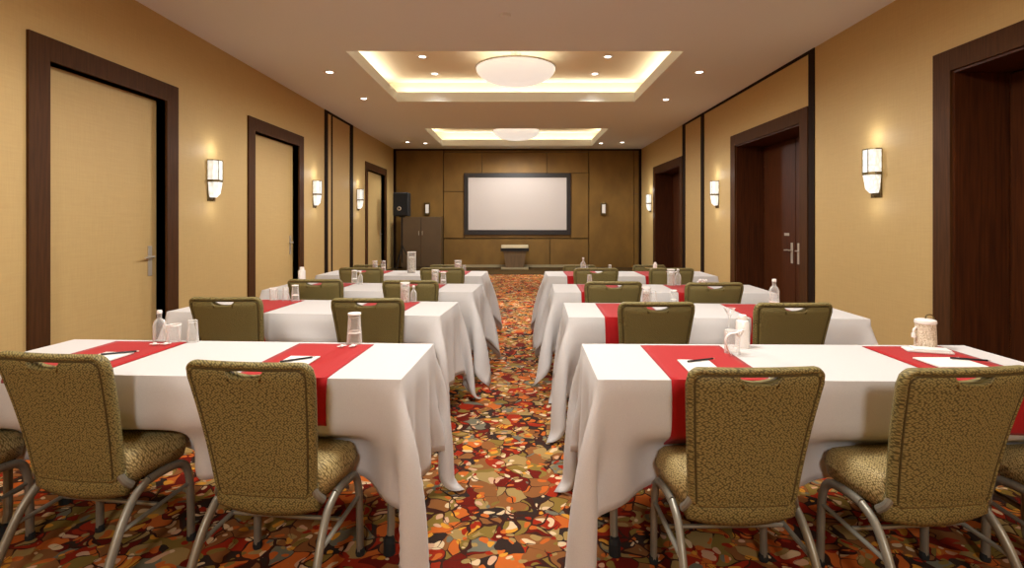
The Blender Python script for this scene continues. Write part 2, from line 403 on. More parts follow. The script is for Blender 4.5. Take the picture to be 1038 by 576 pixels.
def make_downlight():
    t = thing('downlight', 'x', 'ceiling light')
    bm = bmesh.new(); lathe(bm, [(.045, -.001), (.05, -.006), (.085, -.006), (.09, 0), (.045, 0)], 24, closed=True); shade_auto(link('trim_ring', bm, M['white'], t))
    bm = bmesh.new(); lathe(bm, [(0, -.004), (.046, -.003), (.046, .0), (0, 0)], 24); link('lens', bm, M['lens'], t); return t
DLP = 62
dl0 = make_downlight()
DL = [(-2.63, 7.28, 0, 'round recessed downlight left of the nearer ceiling recess, the closer one'), (-2.62, 8.86, 0, 'round recessed downlight left of the nearer ceiling recess, the farther one'),
      (2.52, 7.28, 0, 'round recessed downlight right of the nearer ceiling recess, the closer one'), (2.52, 8.93, 0, 'round recessed downlight right of the nearer ceiling recess, the farther one'),
      (-2.92, 13.75, 0, 'leftmost small downlight by the screen wall ceiling edge'), (-2.48, 13.95, 0, 'second small downlight from the left by the screen wall'),
      (2.20, 13.95, 0, 'small downlight right beside the farther ceiling recess'), (2.74, 13.8, 0, 'rightmost small downlight by the screen wall'),
      (-1.44, 7.84, UP, 'downlight up in the nearer recess, closer one left of the bowl light'), (-1.40, 8.75, UP, 'downlight up in the nearer recess, farther one left of the bowl light'),
      (1.34, 7.84, UP, 'downlight up in the nearer recess, closer one right of the bowl light'), (1.28, 8.75, UP, 'downlight up in the nearer recess, farther one right of the bowl light')]
for i, (x, y, dz, lab) in enumerate(DL):
    d = dl0 if i == 0 else copy_tree(dl0)
    d.location = (x, y, H+dz); d['label'] = lab; d['group'] = 'recessed ceiling downlights'
    if i: d.name = 'downlight'
    spot((x, y, H+dz-.03), DLP if abs(x) > 2 else DLP*.6)
for x in (-2.6, 2.55):                                     # unseen spots over and behind the camera, added as fill light
    for y in (3.5, 1.9, .2, -1.8, -3.5, -5.2): spot((x, y, H-.02), DLP)
for x in (-1.4, 1.3):  # more added fill spots, up in the unseen coves
    for y in (3.3, 2.4, -2.0, -2.9): spot((x, y, H+UP-.03), DLP*.6)

def make_bowl():
    t = thing('bowl_ceiling_light', 'x', 'ceiling light')
    rr = .585
    prof = [(rr*math.sin(a), -.235*math.cos(a)) for a in [k*PI/2/10 for k in range(11)]]
    bm = bmesh.new(); lathe(bm, prof, 48); shade_auto(link('glass_bowl', bm, M['bowl'], t))
    bm = bmesh.new(); lathe(bm, [(rr-.01, -.008), (rr+.012, -.008), (rr+.012, .012), (rr-.01, .012)], 48, closed=True); shade_auto(link('rim', bm, M['chrome'], t))
    bm = bmesh.new()
    for k in range(3):
        a = k*2*PI/3+.5; tube(bm, [(rr*math.cos(a), rr*math.sin(a), 0), (.05*math.cos(a), .05*math.sin(a), .19)], .004, 6)
    link('hanger_rods', bm, M['chrome'], t)
    bm = bmesh.new(); lathe(bm, [(0, .17), (.07, .175), (.075, .215), (0, .215)], 24); shade_auto(link('canopy', bm, M['white'], t))
    return t
bw = make_bowl(); bw.location = (-.04, 7.72, H+UP-.215); bw['label'] = 'large white glass bowl light in the nearer ceiling recess'; bw['group'] = 'bowl ceiling lights'
b2 = copy_tree(bw); b2.name = 'bowl_ceiling_light'; b2.location = (-.05, 13.05, H+UP-.215); b2['label'] = 'white glass bowl light in the farther ceiling recess'
for y, pw in ((-3.0, 560), (2.36, 430), (7.72, 640), (13.05, 600)):  # first two have no bowl: unseen lamps added to fill the near end
    l = bpy.data.lights.new('bowl_or_fill_lamp', 'SPOT'); l.energy = pw; l.spot_size = R(179); l.spot_blend = .35; l.color = (1, .99, .955); l.shadow_soft_size = .32
    o = bpy.data.objects.new('bowl_or_fill_lamp', l); o.location = (-.04, y, H+UP-.215-.27); C.objects.link(o)

# wall sconces: out of the wall = +x
def sconce_bm(secs):
    """secs: (z, half width, depth) -> faceted half-hexagon loft"""
    bm = bmesh.new(); rings = []
    for z, w, d in secs:
        rings.append([bm.verts.new(p) for p in [(.012, -w, z), (d*.62, -w, z), (d, -w*.5, z), (d, w*.5, z), (d*.62, w, z), (.012, w, z)]])
    for A, B in zip(rings, rings[1:]):
        for k in range(6): bm.faces.new([A[k], A[(k+1) % 6], B[(k+1) % 6], B[k]])
    bm.faces.new(rings[0][::-1]); bm.faces.new(rings[-1]); return bm
def make_sconce():
    t = thing('wall_sconce', 'x', 'wall light')
    link('back_plate', boxes((0, .012, -.075, .075, -.235, .25), bevel=.003), M['brass'], t)
    link('upper_shade', sconce_bm([(.015, .082, .115), (.235, .082, .115)]), M['sconce'], t)
    link('lower_shade', sconce_bm([(-.19, .04, .06), (-.15, .06, .095), (-.012, .078, .115)]), M['sconce'], t)
    link('top_band', sconce_bm([(.235, .085, .119), (.247, .085, .119)]), M['brass'], t)
    link('middle_band', sconce_bm([(-.012, .085, .119), (.015, .085, .119)]), M['brass'], t)
    for s in (-1, 1):
        bm = bmesh.new(); tube(bm, [(.06, s*.082, .0), (.06, s*.105, .0)], .014); shade_auto(link('side_knob', bm, M['brass'], t))
    bm = bmesh.new(); tube(bm, smooth_path([(.012, 0, -.23), (.03, 0, -.22), (.04, 0, -.185)], 3), .008); link('finial', bm, M['brass'], t)
    for s in (-1, 1):
        bm = bmesh.new(); tube(bm, [(.117, s*.041, .0), (.117, s*.041, .24)], .004, 6); link('upper_rod', bm, M['brass'], t)
    return t
sc0 = make_sconce()
SC = [(-1, 6.12, 'lit crystal wall sconce between the two nearer gold doors on the left wall'), (-1, 9.22, 'lit wall sconce just before the dark strips on the left wall'),
      (-1, 11.72, 'lit wall sconce between the dark strips and the farthest door on the left wall'),
      (1, 5.17, 'lit crystal wall sconce on the right wall, largest and nearest'), (1, 9.31, 'lit wall sconce on the right wall beyond the double door'),
      (1, 14.0, 'small far lit wall sconce on the right wall next to the screen wall corner')]
for i, (s, y, lab) in enumerate(SC):
    o = sc0 if i == 0 else copy_tree(sc0); o.name = 'wall_sconce'
    o.location = (XL if s < 0 else XR, y, 1.815); o.rotation_euler = (0, 0, 0 if s < 0 else PI); o['label'] = lab; o['group'] = 'lit wall sconces'
    xx = XL+.13 if s < 0 else XR-.13
    for dz, e in ((.36, 1.9), (-.32, .7)):
        l = bpy.data.lights.new('sconce_lamp', 'POINT'); l.energy = e; l.color = (1, 1, .96); l.shadow_soft_size = .06
        q = bpy.data.objects.new('sconce_lamp', l); q.location = (xx, y, 1.815+dz); C.objects.link(q)

# ------------------------------------------------------------------ front of the room
t = thing('projection_screen', 'wide white projection screen in a black frame on the bronze wall', 'screen', (0, YF-.13, 0))
x0, x1, z0, z1 = wx(471), wx(578), wz(238), wz(176)
link('screen_frame', boxes((x0, x0+.12, -.05, 0, z0, z1), (x1-.12, x1, -.05, 0, z0, z1), (x0+.12, x1-.12, -.05, 0, z1-.13, z1), (x0+.12, x1-.12, -.05, 0, z0, z0+.14), bevel=.004), M['sframe'], t)
link('screen_fabric', boxes((x0+.12, x1-.12, -.03, 0, z0+.14, z1-.13)), M['screen'], t)

def wall_light(px, lab):
    t = thing('wall_light', lab, 'wall light', (wx(px), YF-.102, wz(212)), 0, 'small metal wall lights on the screen wall')
    link('housing', boxes((-.075, -.05, -.07, 0, -.18, .18), (.05, .075, -.07, 0, -.18, .18), (-.05, .05, -.05, 0, -.18, -.12), (-.05, .05, -.05, 0, .13, .18), bevel=.003), M['brass'], t)
    link('diffuser', boxes((-.05, .05, -.06, -.01, -.12, .13)), M['china'], t)
wall_light(434, 'small unlit metal wall light above the tall cabinet'); wall_light(611, 'small unlit metal wall light right of the screen')

t = thing('tall_cabinet', 'grey brown tall cabinet left of the screen under the wall light', 'cabinet', (-2.72, 14.78, 0))
w = .56
link('body', boxes((-w, w, -.22, .24, .06, 1.46), (-w+.03, w-.03, -.19, .24, 0, .06), bevel=.003), M['cab'], t)
for s in (-1, 1):
    d = link('door', boxes((min(s*.004, s*(w-.012)), max(s*.004, s*(w-.012)), -.24, -.22, .08, 1.44), bevel=.002), M['cab'], t)
    bm = bmesh.new(); tube(bm, [(s*.05, -.24, .96), (s*.05, -.265, .96), (s*.05, -.265, 1.06), (s*.05, -.24, 1.06)], .007); link('handle', bm, M['chrome'], d)

t = thing('loudspeaker', 'black loudspeaker on a stand in the front left corner', 'speaker', (-3.06, 13.75, 1.47))
link('body', soft_box(.40, .36, .62, .025), M['speaker'], t)
link('grille', boxes((-.185, .185, -.192, -.18, .03, .59), bevel=.004), M['grille'], t)
bm = bmesh.new(); lathe(bm, [(.03, 0), (.05, .004), (.055, .01), (.03, .014)], 16)
bmesh.ops.rotate(bm, verts=bm.verts[:], matrix=Matrix.Rotation(PI/2, 3, 'X')); bmesh.ops.translate(bm, verts=bm.verts[:], vec=(-.03, -.192, .2)); link('badge', bm, M['chrome'], t)
t = thing('speaker_stand', 'black tripod stand holding the loudspeaker in the front left corner', 'speaker stand', (-3.06, 13.75, 0))
bm = bmesh.new(); tube(bm, [(0, 0, .25), (0, 0, 1.47)], .018); lathe(bm, [(0, 1.44), (.08, 1.44), (.08, 1.468), (0, 1.468)], 16); link('pole', bm, M['blackm'], t)
bm = bmesh.new(); lathe(bm, [(.019, .62), (.035, .62), (.035, .70), (.019, .70)], 16, closed=True); link('collar', bm, M['blackm'], t)
for k in range(3):
    a = k*2*PI/3+.3; bm = bmesh.new(); tube(bm, [(.02*math.cos(a), .02*math.sin(a), .66), (.36*math.cos(a), .36*math.sin(a), .012)], .012, 8); link('leg', bm, M['blackm'], t)

t = thing('podium', 'low brown podium with a pale edged flat top below the screen', 'podium', (-.10, 14.55, .012))
bm = bmesh.new()
box(bm, -.385, .385, -.18, .18, .50, .66)
link('top', boxes((-.39, .39, -.20, .20, .505, .585), bevel=.004), M['blackm'], t)
link('top_edge_bar', boxes((-.37, .37, -.215, .19, .59, .665), bevel=.006), M['podlight'], t); bm.free()
bm = bmesh.new(); v = []
for z, w, d in ((.05, .25, .15), (.42, .30, .17), (.505, .33, .18)): v.append([bm.verts.new(p) for p in [(-w, -d, z), (w, -d, z), (w, d, z), (-w, d, z)]])
for A, B in zip(v, v[1:]):
    for k in range(4): bm.faces.new([A[k], A[(k+1) % 4], B[(k+1) % 4], B[k]])
bm.faces.new(v[0][::-1]); bm.faces.new(v[-1]); link('pedestal', bm, M['pod'], t)
link('base_plate', boxes((-.38, .38, -.2, .2, 0, .05), bevel=.005), M['base_rail'], t)

# ------------------------------------------------------------------ banquet chair (faces +y, back at -y)
def back_shell():
    z0, z1 = .385, .885; Hh = z1-z0; NX, NZ = 72, 60
    r = .055
    a, hb, ht = .066, .032, .857                       # slot half width, depth, flat top height (z)
    def halfw(z):
        v = (z-z0)/Hh; w = .185+.047*v**1.1
        if z > z1-r: w -= r-math.sqrt(max(0, r*r-(z-(z1-r))**2))
        if z < z0+.03: w -= .03-math.sqrt(max(0, .03**2-(z0+.03-z)**2))
        return w
    def yc(z):                                           # rake and slight lumbar curve of the back
        v = (z-z0)/Hh; return -.168-.117*v+.010*math.sin(v*PI)
    def zs(x):                                           # crown of the top edge
        return 0
    rows = list(np.linspace(z0, ht-hb, 44))+['b', 't']+list(np.linspace(ht, z1, 14))[1:]
    rows = rows[:1+43]+['b', 't']+rows[46:]
    grid = {}
    bm = bmesh.new()
    for side in (-1, 1):
        for i, rw in enumerate(rows):
            for j in range(NX+1):
                u = -1+2*j/NX; zz = rw
                if rw == 't': z = ht
                elif rw == 'b': z = ht
                else: z = rw
                w = halfw(min(z, z1-1e-6)); x = u*w
                if rw == 'b' and abs(x) < a: z = ht-hb*math.sqrt(1-(x/a)**2)*.8
                if not isinstance(rw, str) and rw > ht-hb-.06 and rw < ht-1e-6 and abs(x) < a:
                    lim = ht-hb*math.sqrt(1-(x/a)**2)*.8
                    f = (rw-(ht-hb-.06))/.06; z = (ht-hb-.06)+(lim-.004-(ht-hb-.06))*f if f <= 1 else z
                de = min(w-abs(x), z1-z, z-z0+.004)
                if z > z1-r and abs(x) > w-r*.5: de = min(de, w-abs(x))
                th = .021
                e = min(1, max(0, de)/.016); t_ = th*math.sqrt(max(0, 1-(1-e)**2))
                if side < 0:
                    gd = abs(de-.023); t_ -= .007*max(0, 1-gd/.007)
                    if de > .023: t_ += .003*min(1, (de-.023)/.04)
                else: t_ += .010*min(1, max(0, de-.02)/.08)
                # sides of the back wrap forward a little
                y = yc(z)+side*t_+.018*(abs(x)/.22)**2
                if side < 0 and de <= 0: y = yc(z)+.018*(abs(x)/.22)**2
                if de <= 0: y = yc(z)+.018*(abs(x)/.22)**2
                grid[side, i, j] = bm.verts.new((x, y, z))
    nb = rows.index('b')
    def hole(i, j):
        if i != nb: return False
        m = (grid[1, i, j].co.x+grid[1, i, j+1].co.x)/2
        return abs(m) < a
    for i in range(len(rows)-1):
        for j in range(NX):
            if hole(i, j): continue
            q = [grid[-1, i, j], grid[-1, i, j+1], grid[-1, i+1, j+1], grid[-1, i+1, j]]
            bm.faces.new(q)
            bm.faces.new([grid[1, i, j], grid[1, i+1, j], grid[1, i+1, j+1], grid[1, i, j+1]])
    bmesh.ops.remove_doubles(bm, verts=bm.verts[:], dist=.0004)
    # close the hole walls
    be = [e for e in bm.edges if e.is_boundary]
    inner = [e for e in be if all(abs(v.co.x) < a+.006 and ht-hb-.004 < v.co.z < ht+.004 for v in e.verts)]
    if inner:
        try: bmesh.ops.bridge_loops(bm, edges=inner)
        except Exception as ex: print('bridge', ex)
    be = [e for e in bm.edges if e.is_boundary]
    if be: bmesh.ops.holes_fill(bm, edges=be, sides=0)
    bmesh.ops.recalc_face_normals(bm, faces=bm.faces[:])
    return bm
def cushion(w0, w1, y0, y1, zb, zt, r=.035, crown=.018, nx=26, ny=26):
    """soft seat cushion: w0 half width at rear, w1 at front"""
    bm = bmesh.new(); g = {}
    for s in (0, 1):
        for i in range(nx+1):
            for j in range(ny+1):
                # squircle mapping keeps the corners round
                u = -1+2*i/nx; v = -1+2*j/ny
                uu = u*math.sqrt(1-.22*v*v*abs(v)**2); vv = v*math.sqrt(1-.22*u*u*abs(u)**2)
                fy = (vv+1)/2; w = w0+(w1-w0)*fy
                x = uu*w*1.0; y = y0+(y1-y0)*fy
                d = min(1-abs(u), 1-abs(v))
                e = min(1, d/.22); k = math.sqrt(max(0, 1-(1-e)**2))
                zm = (zb+zt)/2
                if s: z = zm+(zt-zm)*k+crown*(1-u*u)*(1-v*v)-.012*max(0, vv)**2
                else: z = zm-(zm-zb)*min(1, k*1.3)
                g[s, i, j] = bm.verts.new((x, y, z))
    for i in range(nx):
        for j in range(ny):
            bm.faces.new([g[1, i, j], g[1, i+1, j], g[1, i+1, j+1], g[1, i, j+1]])
            bm.faces.new([g[0, i, j], g[0, i, j+1], g[0, i+1, j+1], g[0, i+1, j]])
    bmesh.ops.remove_doubles(bm, verts=bm.verts[:], dist=.0006)
    bmesh.ops.recalc_face_normals(bm, faces=bm.faces[:]); return bm
CHAIR_N = 0
def make_chair():
    t = thing('banquet_chair', 'x', 'chair')
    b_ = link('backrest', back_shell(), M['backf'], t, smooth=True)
    z0, z1, ins_, rc = .40, .885-.024, .024, .034; path = []
    def wh(z): v = (z-.385)/.5; return .185+.047*v**1.1-ins_
    for z in np.linspace(z0, z1-rc, 16): path.append((-wh(z), z))
    for k in range(1, 8):
        a = k*PI/16; path.append((-wh(z1-rc*.5)+rc*(1-math.cos(a)), z1-rc+rc*math.sin(a)))
    path.append((-wh(z1)+rc, z1)); path += [(x, z1) for x in np.linspace(-.15, 0, 6)]
    path += [(-x, z) for x, z in path[::-1][1:]]
    yy = lambda x, z: -.168-.117*((z-.385)/.5)+.010*math.sin((z-.385)/.5*PI)-.0165+.018*(abs(x)/.22)**2
    bm = bmesh.new(); tube(bm, [(x, yy(x, z), z) for x, z in path], .0038, 8); shade_auto(link('piping', bm, M['piping'], b_), 60)
    # lower upholstered panel joining back and seat
    bm = bmesh.new(); n = 20; rings = []
    for i in range(n+1):
        u = -1+2*i/n; w = .184; x = u*w; sag = .018*u*u
        prof = [(-.160, .425), (-.182, .40), (-.178, .335+sag*.6), (-.158, .308+sag), (-.12, .314+sag), (-.09, .365), (-.10, .425)]
        rings.append([bm.verts.new((x, y+.016*u*u, z)) for y, z in prof])
    for A, B in zip(rings, rings[1:]):
        for k in range(7): bm.faces.new([A[k], A[(k+1) % 7], B[(k+1) % 7], B[k]])
    bm.faces.new(rings[0]); bm.faces.new(rings[-1][::-1]); bmesh.ops.recalc_face_normals(bm, faces=bm.faces[:])
    link('lower_back_panel', bm, M['backf'], t, smooth=True)
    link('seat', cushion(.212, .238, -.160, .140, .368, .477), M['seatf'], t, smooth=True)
    link('seat_board', boxes((-.19, .19, -.08, .10, .355, .378)), M['blackm'], t)
    for s in (-1, 1):
        x = s*.214
        rear = smooth_path([(x+s*.012, -.315, .008), (x+s*.01, -.262, .12), (x+s*.005, -.198, .25), (x, -.140, .322), (x, -.08, .355)], 5)
        front = smooth_path([(x, .02, .357), (x, .080, .345), (x+s*.002, .115, .305), (x+s*.004, .128, .22), (x+s*.006, .132, .008)], 5)
        bm = bmesh.new(); tube(bm, rear, .0135, 10, .0175, up=(1, 0, 0)); o = shade_auto(link('leg', bm, M['steel'], t), 50)
        bm = bmesh.new(); lathe(bm, [(0, 0), (.017, 0), (.019, .012), (.016, .03), (0, .03)], 12, c=(x+s*.012, -.313, 0)); link('foot_cap', bm, M['rubber'], o)
        bm = bmesh.new(); tube(bm, front, .0135, 10, .0175, up=(1, 0, 0)); o = shade_auto(link('leg', bm, M['steel'], t), 50)
        bm = bmesh.new(); lathe(bm, [(0, 0), (.017, 0), (.019, .012), (.016, .03), (0, .03)], 12, c=(x+s*.006, .132, 0)); link('foot_cap', bm, M['rubber'], o)
        bm = bmesh.new(); tube(bm, [(x, -.08, .355), (x, -.03, .358), (x, .02, .357)], .0135, 10, .0175, up=(1, 0, 0)); shade_auto(link('seat_rail', bm, M['steel'], t), 50)
        bm = bmesh.new(); tube(bm, smooth_path([(x*.92, -.13, .36), (x*.88, -.158, .39), (x*.80, -.168, .43)], 4), .008, 8, .014, up=(1, 0, 0)); link('back_bracket', bm, M['steel'], t)
        bm = bmesh.new(); tube(bm, [(x+s*.004, -.21, .225), (x+s*.004, .12, .245)], .007, 8, .010); link('side_stretcher', bm, M['steel'], t)
    bm = bmesh.new(); tube(bm, [(-.21, -.03, .236), (.21, -.03, .236)], .008, 8); link('cross_stretcher', bm, M['steel'], t)
    return t
ch0 = make_chair()
SEATS = {}
G1, G2 = 'chairs at the nearest pair of tables', 'chairs in the farther rows'
# x of chair, y of the top of its back, rotation, table key, label, scale
CH = [
 (-1.622, 1.83, -8, 'L1', 'olive banquet chair with its back cut by the left edge of the photo', 1),
 (-.872, 1.72, -6, 'L1', 'olive banquet chair nearest the aisle at the nearest left table', 1),
 (-2.29, 1.80, 0, 'L1', 'olive banquet chair at the left photo edge, only a bit of seat showing', 1),
 (.757, 1.655, 1.5, 'R1', 'olive banquet chair nearest the aisle at the nearest right table', 1),
 (1.415, 1.655, 5, 'R1', 'olive banquet chair at the nearest right table, second from the aisle', 1),
 (2.075, 1.66, 0, 'R1', 'olive banquet chair at the right edge of the photo, only its seat corner showing', 1),
 (-1.80, 3.19, 0, 'L2', 'olive chair at the second left table, the one toward the wall', 1),
 (-.917, 3.15, 0, 'L2', 'olive chair at the second left table, behind an upturned glass', 1),
 (.80, 3.00, 0, 'R2', 'olive chair at the second right table, nearer the aisle', 1),
 (1.575, 2.97, 0, 'R2', 'olive chair at the second right table, in front of the clear bottle', 1),
 (-1.63, 4.17, 0, 'L3', 'olive chair at the third left table, nearer the wall', 1),
 (-.853, 4.10, 0, 'L3', 'olive chair at the third left table, nearer the aisle', 1),
 (.735, 4.02, 0, 'R3', 'olive chair at the third right table, nearer the aisle', 1),
 (1.49, 3.95, 0, 'R3', 'olive chair at the third right table, nearer the wall', 1),
 (-1.58, 5.22, 0, 'L4', 'olive chair at the farthest left table, nearer the wall', 1),
 (-.765, 5.22, 0, 'L4', 'olive chair at the farthest left table, nearer the aisle', 1),
 (.77, 5.16, 0, 'R4', 'olive chair at the farthest right table, nearer the aisle', 1),
 (1.52, 5.16, 0, 'R4', 'olive chair at the farthest right table, nearer the wall', 1),
 (-1.86, 6.50, 0, None, 'small olive chair behind the farthest left table, nearer the wall', .91),
 (-.90, 6.50, 0, None, 'small olive chair behind the farthest left table, nearer the aisle', .91),
 (.76, 6.46, 0, None, 'small olive chair behind the farthest right table, nearer the aisle', .91),
 (1.62, 6.46, 0, None, 'small olive chair behind the farthest right table, nearer the wall', .91)]
for i, (x, y, rz, key, lab, s) in enumerate(CH):
    o = ch0 if i == 0 else copy_tree(ch0); o.name = 'banquet_chair'
    o.location = (x, y+.285*s, 0); o.rotation_euler = (0, 0, R(rz)); o.scale = (s, s, s)
    o['label'] = lab; o['group'] = 'olive banquet chairs in rows'
    if key: SEATS.setdefault(key, []).append((x, y+.285))

# ------------------------------------------------------------------ tables, draped cloths, runners
TL, TD, TH = 1.83, .57, .745
DROP = .485; SP = .0305
def make_table():
    t = thing('folding_table', 'x', 'table')
    bm = bmesh.new(); c = .05; hx, hy = TL/2-.018, TD/2-.018; pts = []
    for sx, sy, a0 in ((1, 1, 0), (-1, 1, 1), (-1, -1, 2), (1, -1, 3)):
        for k in range(6):
            a = (a0+k/5)*PI/2; pts.append((sx*(hx-c)+c*math.cos(a), sy*(hy-c)+c*math.sin(a)))
    lo = [bm.verts.new((x, y, TH-.035)) for x, y in pts]; hi = [bm.verts.new((x, y, TH-.005)) for x, y in pts]
    for k in range(len(pts)): bm.faces.new([lo[k], lo[(k+1) % len(pts)], hi[(k+1) % len(pts)], hi[k]])
    bm.faces.new(hi); bm.faces.new(lo[::-1]); link('tabletop', bm, M['ply'], t)
    link('apron', boxes((-TL/2+.08, TL/2-.08, -TD/2+.05, -TD/2+.07, TH-.07, TH-.034), (-TL/2+.08, TL/2-.08, TD/2-.07, TD/2-.05, TH-.07, TH-.034)), M['blackm'], t)
    for s in (-1, 1):
        for q in (-1, 1):
            bm = bmesh.new(); tube(bm, [(s*(TL/2-.085), q*.12, TH-.036), (s*(TL/2-.085), q*.12, .10), (s*(TL/2-.085), q*.145, .02)], .016)
            lg = shade_auto(link('leg', bm, M['steel'], t))
            bm = bmesh.new(); lathe(bm, [(0, 0), (.024, 0), (.024, .05), (.017, .07), (0, .07)], 14, c=(s*(TL/2-.085), q*.145, 0)); link('foot_cap', bm, M['rubber'], lg)
        bm = bmesh.new(); tube(bm, [(s*(TL/2-.085), -.12, .18), (s*(TL/2-.085), .12, .18)], .011); link('leg_brace', bm, M['steel'], t)
    return t
tb0 = make_table()

def drape(seats, seed, SP=.0305):
    """position based cloth: table local frame, returns grid [nu, nv, 3]"""
    rng = np.random.default_rng(seed)
    hl, hd = TL/2+DROP, TD/2+DROP
    # grid lines fall on the table's edges so the cloth folds there crisply
    nx, ny, nd_ = int(round(TL/SP)), int(round(TD/SP)), int(round(DROP/SP))
    bx, by = TL/2+.003, TD/2+.003; SU, SV_ = 2*bx/nx, 2*by/ny
    ul = (np.arange(nx+2*nd_+1)-nx/2-nd_)*SU; vl = (np.arange(ny+2*nd_+1)-ny/2-nd_)*SV_
    nu, nv = len(ul), len(vl); U, V = np.meshgrid(ul, vl, indexing='ij')
    P = np.stack([U, V, np.full_like(U, TH+.005)], -1)
    # start from a softly folded shape
    ex = np.maximum(0, abs(U)-bx); ey = np.maximum(0, abs(V)-by)
    r = np.sqrt(ex**2+ey**2); ang = np.arctan2(ey, ex)
    drop = r*.90
    P[..., 2] -= drop
    fl = r*.46
    P[..., 0] = np.sign(U)*(np.minimum(abs(U), bx)+np.cos(ang)*fl*(ex > 0))
    P[..., 1] = np.sign(V)*(np.minimum(abs(V), by)+np.sin(ang)*fl*(ey > 0))
    # faint ripples that decide where the folds fall
    ph = rng.uniform(0, 6.28, 4)
    rip = .010*np.sin(U*9+ph[0])+.006*np.sin(U*19+ph[1])
    P[..., 1] += np.where(ey > 0, rip*ey/DROP, 0)
    rip = .008*np.sin(V*9+ph[2])
    P[..., 0] += np.where(ex > 0, rip*ex/DROP, 0)
    Vv = np.zeros_like(P); du = U[1, 0]-U[0, 0]; dv = V[0, 1]-V[0, 0]
    pin = (abs(U) < bx+.001) & (abs(V) < by+.001)
    P0 = P.copy(); w = np.where(pin, 0., 1.)
    cons = []
    def pairs(di, dj, rest, st):
        # split in two colours so each vertex is touched once per pass
        for par in (0, 1):
            I, J = np.meshgrid(np.arange(max(0, -di), nu-max(0, di)), np.arange(max(0, -dj), nv-max(0, dj)), indexing='ij')
            key = (I//max(1, abs(di))) % 2 if di else (J//max(1, abs(dj))) % 2
            m = key == par
            a = (I*nv+J)[m]; b_ = ((I+di)*nv+J+dj)[m]
            wa, wb = w.ravel()[a], w.ravel()[b_]; k = (wa+wb) > 0
            cons.append((a[k], b_[k], rest, st, wa[k], wb[k]))
    pairs(1, 0, du, 1.); pairs(0, 1, dv, 1.)
    pairs(1, 1, math.hypot(du, dv), .18); pairs(1, -1, math.hypot(du, dv), .18)
    pairs(2, 0, 2*du, .22); pairs(0, 2, 2*dv, .22)
    dt = .012; F = P.reshape(-1, 3); W = w.reshape(-1)
    UF, VF = U.reshape(-1), V.reshape(-1); e_ = .02
    NEAR, FAR, EAST, WEST = VF < -TD/2-e_, VF > TD/2+e_, UF > TL/2+e_, UF < -TL/2-e_
    top = TH+.004
    steps = 200
    for st in range(steps):
        Vv = Vv*(.968)
        Vv[..., 2] -= 9.8*dt
        old = P.copy(); P += Vv*dt*w[..., None]
        F = P.reshape(-1, 3)
        for it in range(9):
            for a, b_, rest, k, wa, wb in cons:
                d = F[b_]-F[a]; ln = np.sqrt((d*d).sum(1))+1e-9
                kk = k
                c = (ln-rest)/ln/(wa+wb)*kk
                d = d*c[:, None]
                F[a] += d*wa[:, None]; F[b_] -= d*wb[:, None]
            x, y, z = F[:, 0], F[:, 1], F[:, 2]
            ins = (W > 0) & (abs(x) < bx) & (abs(y) < by) & (z < top) & (z > TH-.075)
            dx, dy, dz = bx-abs(x), by-abs(y), top-z
            up = ins & (dz <= .05) & (dz <= dx*1.5+.01) & (dz <= dy*1.5+.01); sx = ins & ~up & (dx < dy); sy = ins & ~up & ~sx
            F[up & (W > 0), 2] = top
            F[sx, 0] = np.sign(x[sx])*bx
            F[sy, 1] = np.sign(y[sy])*by
            # skirts hang outside the table's outline; seats press the near one inwards a little
            F[FAR, 1] = np.maximum(F[FAR, 1], by); F[EAST, 0] = np.maximum(F[EAST, 0], bx); F[WEST, 0] = np.minimum(F[WEST, 0], -bx)
            lim = np.full(len(F), -by)
            f = min(1, max(0, (st-50)/60))
            q = np.clip((.53-F[:, 2])/.06, 0, 1)
            for cx, hw, fy in seats:
                if fy <= -TD/2: continue
                e = np.clip((hw+.14-abs(F[:, 0]-cx))/.14, 0, 1); e = e*e*(3-2*e)
                lim = np.maximum(lim, -by+f*(fy+by)*q*e)
            near_y = F[NEAR, 1]; hi = lim[NEAR]
            pushed = hi > -by+.004
            near_y = np.where(pushed, near_y+np.clip(hi-near_y, -1, .012), np.minimum(near_y, -by))
            F[NEAR, 1] = np.minimum(near_y, np.maximum(hi, -by))
        F[:, 2] = np.maximum(F[:, 2], .01)
        P = F.reshape(P.shape); Vv = (P-old)/dt
        sp = np.sqrt((Vv**2).sum(-1, keepdims=True)); Vv *= np.minimum(1, 3/np.maximum(sp, 1e-6))
    # ease out crinkles smaller than a hand
    free = (W > 0).reshape(nu, nv)
    for _ in range(6):
        A = P.copy(); A[1:-1, 1:-1] = .5*P[1:-1, 1:-1]+.125*(P[:-2, 1:-1]+P[2:, 1:-1]+P[1:-1, :-2]+P[1:-1, 2:])
        for sl, a, b_ in ((np.s_[0, 1:-1], np.s_[0, :-2], np.s_[0, 2:]), (np.s_[-1, 1:-1], np.s_[-1, :-2], np.s_[-1, 2:]), (np.s_[1:-1, 0], np.s_[:-2, 0], np.s_[2:, 0]), (np.s_[1:-1, -1], np.s_[:-2, -1], np.s_[2:, -1])):
            A[sl] = .6*P[sl]+.2*(P[a]+P[b_])
        P = np.where(free[..., None], A, P)
    return P, U, V
def grid_mesh(name, G, mat, thick=.0012, smooth_it=True, off=0):
    nu, nv = G.shape[:2]
    me = bpy.data.meshes.new(name)
    idx = np.arange(nu*nv).reshape(nu, nv)
    q = np.stack([idx[:-1, :-1], idx[1:, :-1], idx[1:, 1:], idx[:-1, 1:]], -1).reshape(-1, 4)
    me.from_pydata(G.reshape(-1, 3).tolist(), [], q.tolist()); me.materials.append(mat)
    for p in me.polygons: p.use_smooth = True
    o = bpy.data.objects.new(name, me); C.objects.link(o)
    me.set_sharp_from_angle(angle=R(48))
    m = o.modifiers.new('thickness', 'SOLIDIFY'); m.thickness = thick; m.offset = off
    return o
